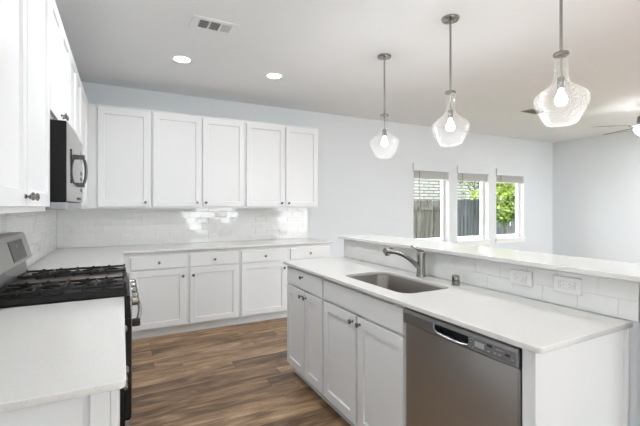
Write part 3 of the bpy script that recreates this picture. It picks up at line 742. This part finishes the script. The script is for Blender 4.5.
def vent_far(x, y, label, w_=.32, h_=.17):
    v = thing('ceiling_vent', label, 'vent', (x, y, ZC))
    bm = bmesh.new(); a, b = w_/2, h_/2
    box(bm, -a, a, -b, -b+.02, -.010, 0); box(bm, -a, a, b-.02, b, -.010, 0); box(bm, -a, -a+.02, -b+.02, b-.02, -.010, 0); box(bm, a-.02, a, -b+.02, b-.02, -.010, 0)
    bmobj('frame', bm, VENTG, v)
    boxobj('backing', (-a+.02, a-.02, -b+.02, b-.02, -.003, 0), SLOT, v)
    bm = bmesh.new()
    for i in range(9):
        y_ = -b+.02+(2*b-.04)*(i+.5)/9; t = bmesh.ops.create_cube(bm, size=1)['verts']
        M = Matrix.Translation((0, y_, -.006)) @ Matrix.Rotation(math.radians(35), 4, 'X') @ Matrix.Diagonal((2*a-.04, .012, .001, 1))
        for q in t: q.co = M @ q.co
    bmobj('louvre_bank', bm, VENTG, v)
vent_far(5.20, 3.36, 'grey ceiling vent behind the nearest pendant')

# ------------------------------------------------------------------ ceiling fan
FCX, FCY = 6.14, 2.39
fan = thing('ceiling_fan', 'ceiling fan with grey blades and white lamp bowl at the right edge', 'ceiling fan', (FCX, FCY, ZC))
bm = bmesh.new(); lathe(bm, [(0, 0), (.07, 0), (.068, -.02), (.03, -.055), (.014, -.06), (.014, -.135), (0, -.135)], 28); bmobj('mount', bm, FANW, fan, True)
bm = bmesh.new(); lathe(bm, [(0, -.133), (.03, -.135), (.10, -.150), (.125, -.17), (.13, -.24), (.11, -.275), (.10, -.30), (0, -.302)], 36); bmobj('motor_housing', bm, FANW, fan, True)
bm = bmesh.new(); lathe(bm, [(.09, -.302), (.155, -.312), (.165, -.325), (.152, -.365), (.12, -.405), (.07, -.428), (0, -.435)], 36); bmobj('lamp_bowl', bm, BOWLM, fan, True)
base_a = math.atan2(.43, -.53)
for k in range(5):
    a = base_a - k*2*PI/5; M = Matrix.Rotation(a, 4, 'Z') @ Matrix.Translation((0, 0, -.290)) @ Matrix.Rotation(math.radians(-11), 4, 'X')
    bm = bmesh.new(); out = []
    L_ = [(.19, -.052), (.24, -.062), (.45, -.070), (.62, -.068), (.66, -.050), (.672, 0), (.66, .050), (.62, .068), (.45, .070), (.24, .062), (.19, .052)]
    for z in (0, .007): out.append([bm.verts.new(M @ Vector((x, y, z))) for x, y in L_])
    for i in range(len(L_)): j = (i+1) % len(L_); bm.faces.new((out[0][i], out[0][j], out[1][j], out[1][i]))
    bm.faces.new(out[0]); bm.faces.new(out[1]); bl = bmobj('blade', bm, BLADE, fan)
    bm = bmesh.new(); tube(bm, [M @ Vector((.105, 0, .012)), M @ Vector((.16, 0, .002)), M @ Vector((.23, 0, -.004))], [.014, .012, .010], 8, 1.8); bmobj('blade_arm', bm, FANW, bl, True)

# ------------------------------------------------------------------ window blinds (raised)
for k, (a, b) in enumerate(WINS):
    lab = ['white raised blind in the left window nearest the kitchen', 'white raised blind in the middle window', 'white raised blind in the right window with trees outside'][k]
    t = thing('window_blind', lab, 'blind', ((a+b)/2, YB, WZ1)); W2 = (b-a)/2-.012
    boxobj('valance', (-W2-.02, W2+.02, -.022, -.002, -.115, .012), WALL, t, .003)
    bm = bmesh.new(); box(bm, -W2, W2, .012, .062, -.10, -.006); 
    for i in range(12): box(bm, -W2+.003, W2-.003, .010+.001*(i % 2), .062, -.112-i*.0105-.0065, -.112-i*.0105)
    bmobj('slat_stack', bm, SLATM, t)
    boxobj('bottom_rail', (-W2+.003, W2-.003, .012, .062, -.258, -.242), TRIM, t, .002)
    bm = bmesh.new(); x = -W2+.13; tube(bm, [(x, .0, -.10), (x+.012, .0, -.60), (x+.018, .0, -.90)], .0042, 8); bmobj('wand', bm, SLOT, t, True)

# ------------------------------------------------------------------ outside
GZ = -.30
struct(boxobj('ground', (-20, 30, YB+.19, 30, GZ-.1, GZ), GRASS))
struct(boxobj('side_ground', (XR+.16, 30, YR-.16, YB+.19, -.25, -.15), PATIO))
struct(boxobj('side_ground', (-20, XL-.16, YR-.16, YB+.19, -.25, -.15), PATIO))
struct(boxobj('patio_ground', (-20, 30, -25, YR-.16, -.25, -.15), PATIO))
def fence(name, x0, x1, y, top, mat, rail, label):
    f = thing(name, label, 'fence', (x0, y, GZ)); H = top-GZ
    bm = bmesh.new(); x = 0; n = 0
    while x < x1-x0-.05:
        h = H+random.uniform(-.02, .02); bw = .138
        a, b = x+.002, min(x+bw, x1-x0); c = .022; yy = random.uniform(-.004, .004)
        pts = [(a, 0.02), (b, 0.02), (b, h-c), (b-c, h), (a+c, h), (a, h-c)]
        A = [bm.verts.new((px, yy, pz)) for px, pz in pts]; B = [bm.verts.new((px, yy+.018, pz)) for px, pz in pts]
        for i in range(6): bm.faces.new((A[i], A[(i+1) % 6], B[(i+1) % 6], B[i]))
        bm.faces.new(A); bm.faces.new(B); x += bw+random.uniform(.004, .026)
    bmobj('board_panel', bm, mat, f)
    zr = (.32, H/2, H-.24)
    for z in zr:
        if rail: boxobj('rail', (0, x1-x0, -.045, -.008, z-.045, z+.045) if z > 1 else (0, x1-x0, .024, .06, z-.045, z+.045), mat, f)
        else: boxobj('rail', (0, x1-x0, .024, .06, z-.045, z+.045), mat, f)
    px = .06
    while px < x1-x0: boxobj('post', (px, px+.09, .062, .152, 0, H-.05), mat, f); px += 2.4
    return f
fence('wooden_fence', 3.5, 8.45, 8.0, 1.545, FENCEB, True, 'brown weathered board fence with a rail, seen through the left window')
fence('wooden_fence', 8.46, 16.0, 8.02, 1.57, FENCEG, False, 'grey weathered board fence seen through the middle and right windows')
hs = thing('neighbour_house', 'whitewashed brick house beyond the fence', 'house', (9.0, 12.0, GZ))
boxobj('brick_wall', (-6.0, 6.2, 0, 6, 0, 4.6), WBRICK, hs)
bm = bmesh.new()
A = [bm.verts.new(p) for p in ((-6.5, -.5, 4.55), (6.7, -.5, 4.55), (6.7, 6.5, 4.55), (-6.5, 6.5, 4.55), (-4, 3, 6.6), (4, 3, 6.6))]
for q in ((0, 1, 5, 4), (1, 2, 5), (2, 3, 4, 5), (3, 0, 4), (0, 1, 2, 3)): bm.faces.new([A[i] for i in q])
bmobj('roof', bm, ROOFM, hs)
def tree(x, y, h, rad, n, mat, mat2, label, cz=None, sz=.10, tk=1.0):
    t = thing('tree', label, 'tree', (x, y, GZ), 0, 'trees by the fence')
    bm = bmesh.new(); tube(bm, [(0, 0, 0), (.03, 0, h*.4), (-.02, .03, h*.75), (0, 0, h*.95)], [.028*tk, .024*tk, .018*tk, .01*tk], 8)
    for k in range(6):
        a = k*1.05; z = h*(.42+.07*k); tube(bm, [(0, 0, z), (math.cos(a)*rad*.6, math.sin(a)*rad*.6, z+.35)], [.03, .01], 6)
    bmobj('trunk', bm, BARK, t, True)
    for nm, mt, frac in (('foliage', mat, .5), ('foliage', mat2, .5)):
        bm = bmesh.new()
        cl = [(random.uniform(-1, 1)*rad*.75, random.uniform(-1, 1)*rad*.75, (cz or h*.7)+random.uniform(-1, 1)*h*.30) for _ in range(16)]
        for i in range(int(n*frac)):
            c = random.choice(cl); p = Vector(c)+Vector((random.gauss(0, 1), random.gauss(0, 1), random.gauss(0, 1)))*rad*.22
            if p.z < .3: continue
            d1 = Vector((random.gauss(0, 1), random.gauss(0, 1), random.gauss(0, .7))).normalized(); d2 = d1.cross(Vector((random.gauss(0, 1), random.gauss(0, 1), random.gauss(0, 1)))).normalized()
            s_ = sz*random.uniform(.6, 1.2)
            V = [bm.verts.new(p+q) for q in (-d1*s_*.6, d2*s_*.28, d1*s_*.6, -d2*s_*.28)]; bm.faces.new(V)
        bmobj(nm, bm, mt, t)
tree(9.85, 7.2, 4.0, .62, 6500, LEAFA, LEAFB, 'leafy bright green tree in front of the fence, seen through the right window', cz=2.45, sz=.13)
tree(12.9, 9.9, 5.2, 1.1, 4200, LEAFB, LEAFA, 'dark green tree rising behind the fence beyond the right window', cz=3.4, sz=.14, tk=3.0)
tree(11.2, 9.4, 3.6, .42, 1000, LEAFA, LEAFB, 'small pale green tree over the fence at the right side of the middle window', cz=2.6, sz=.10)
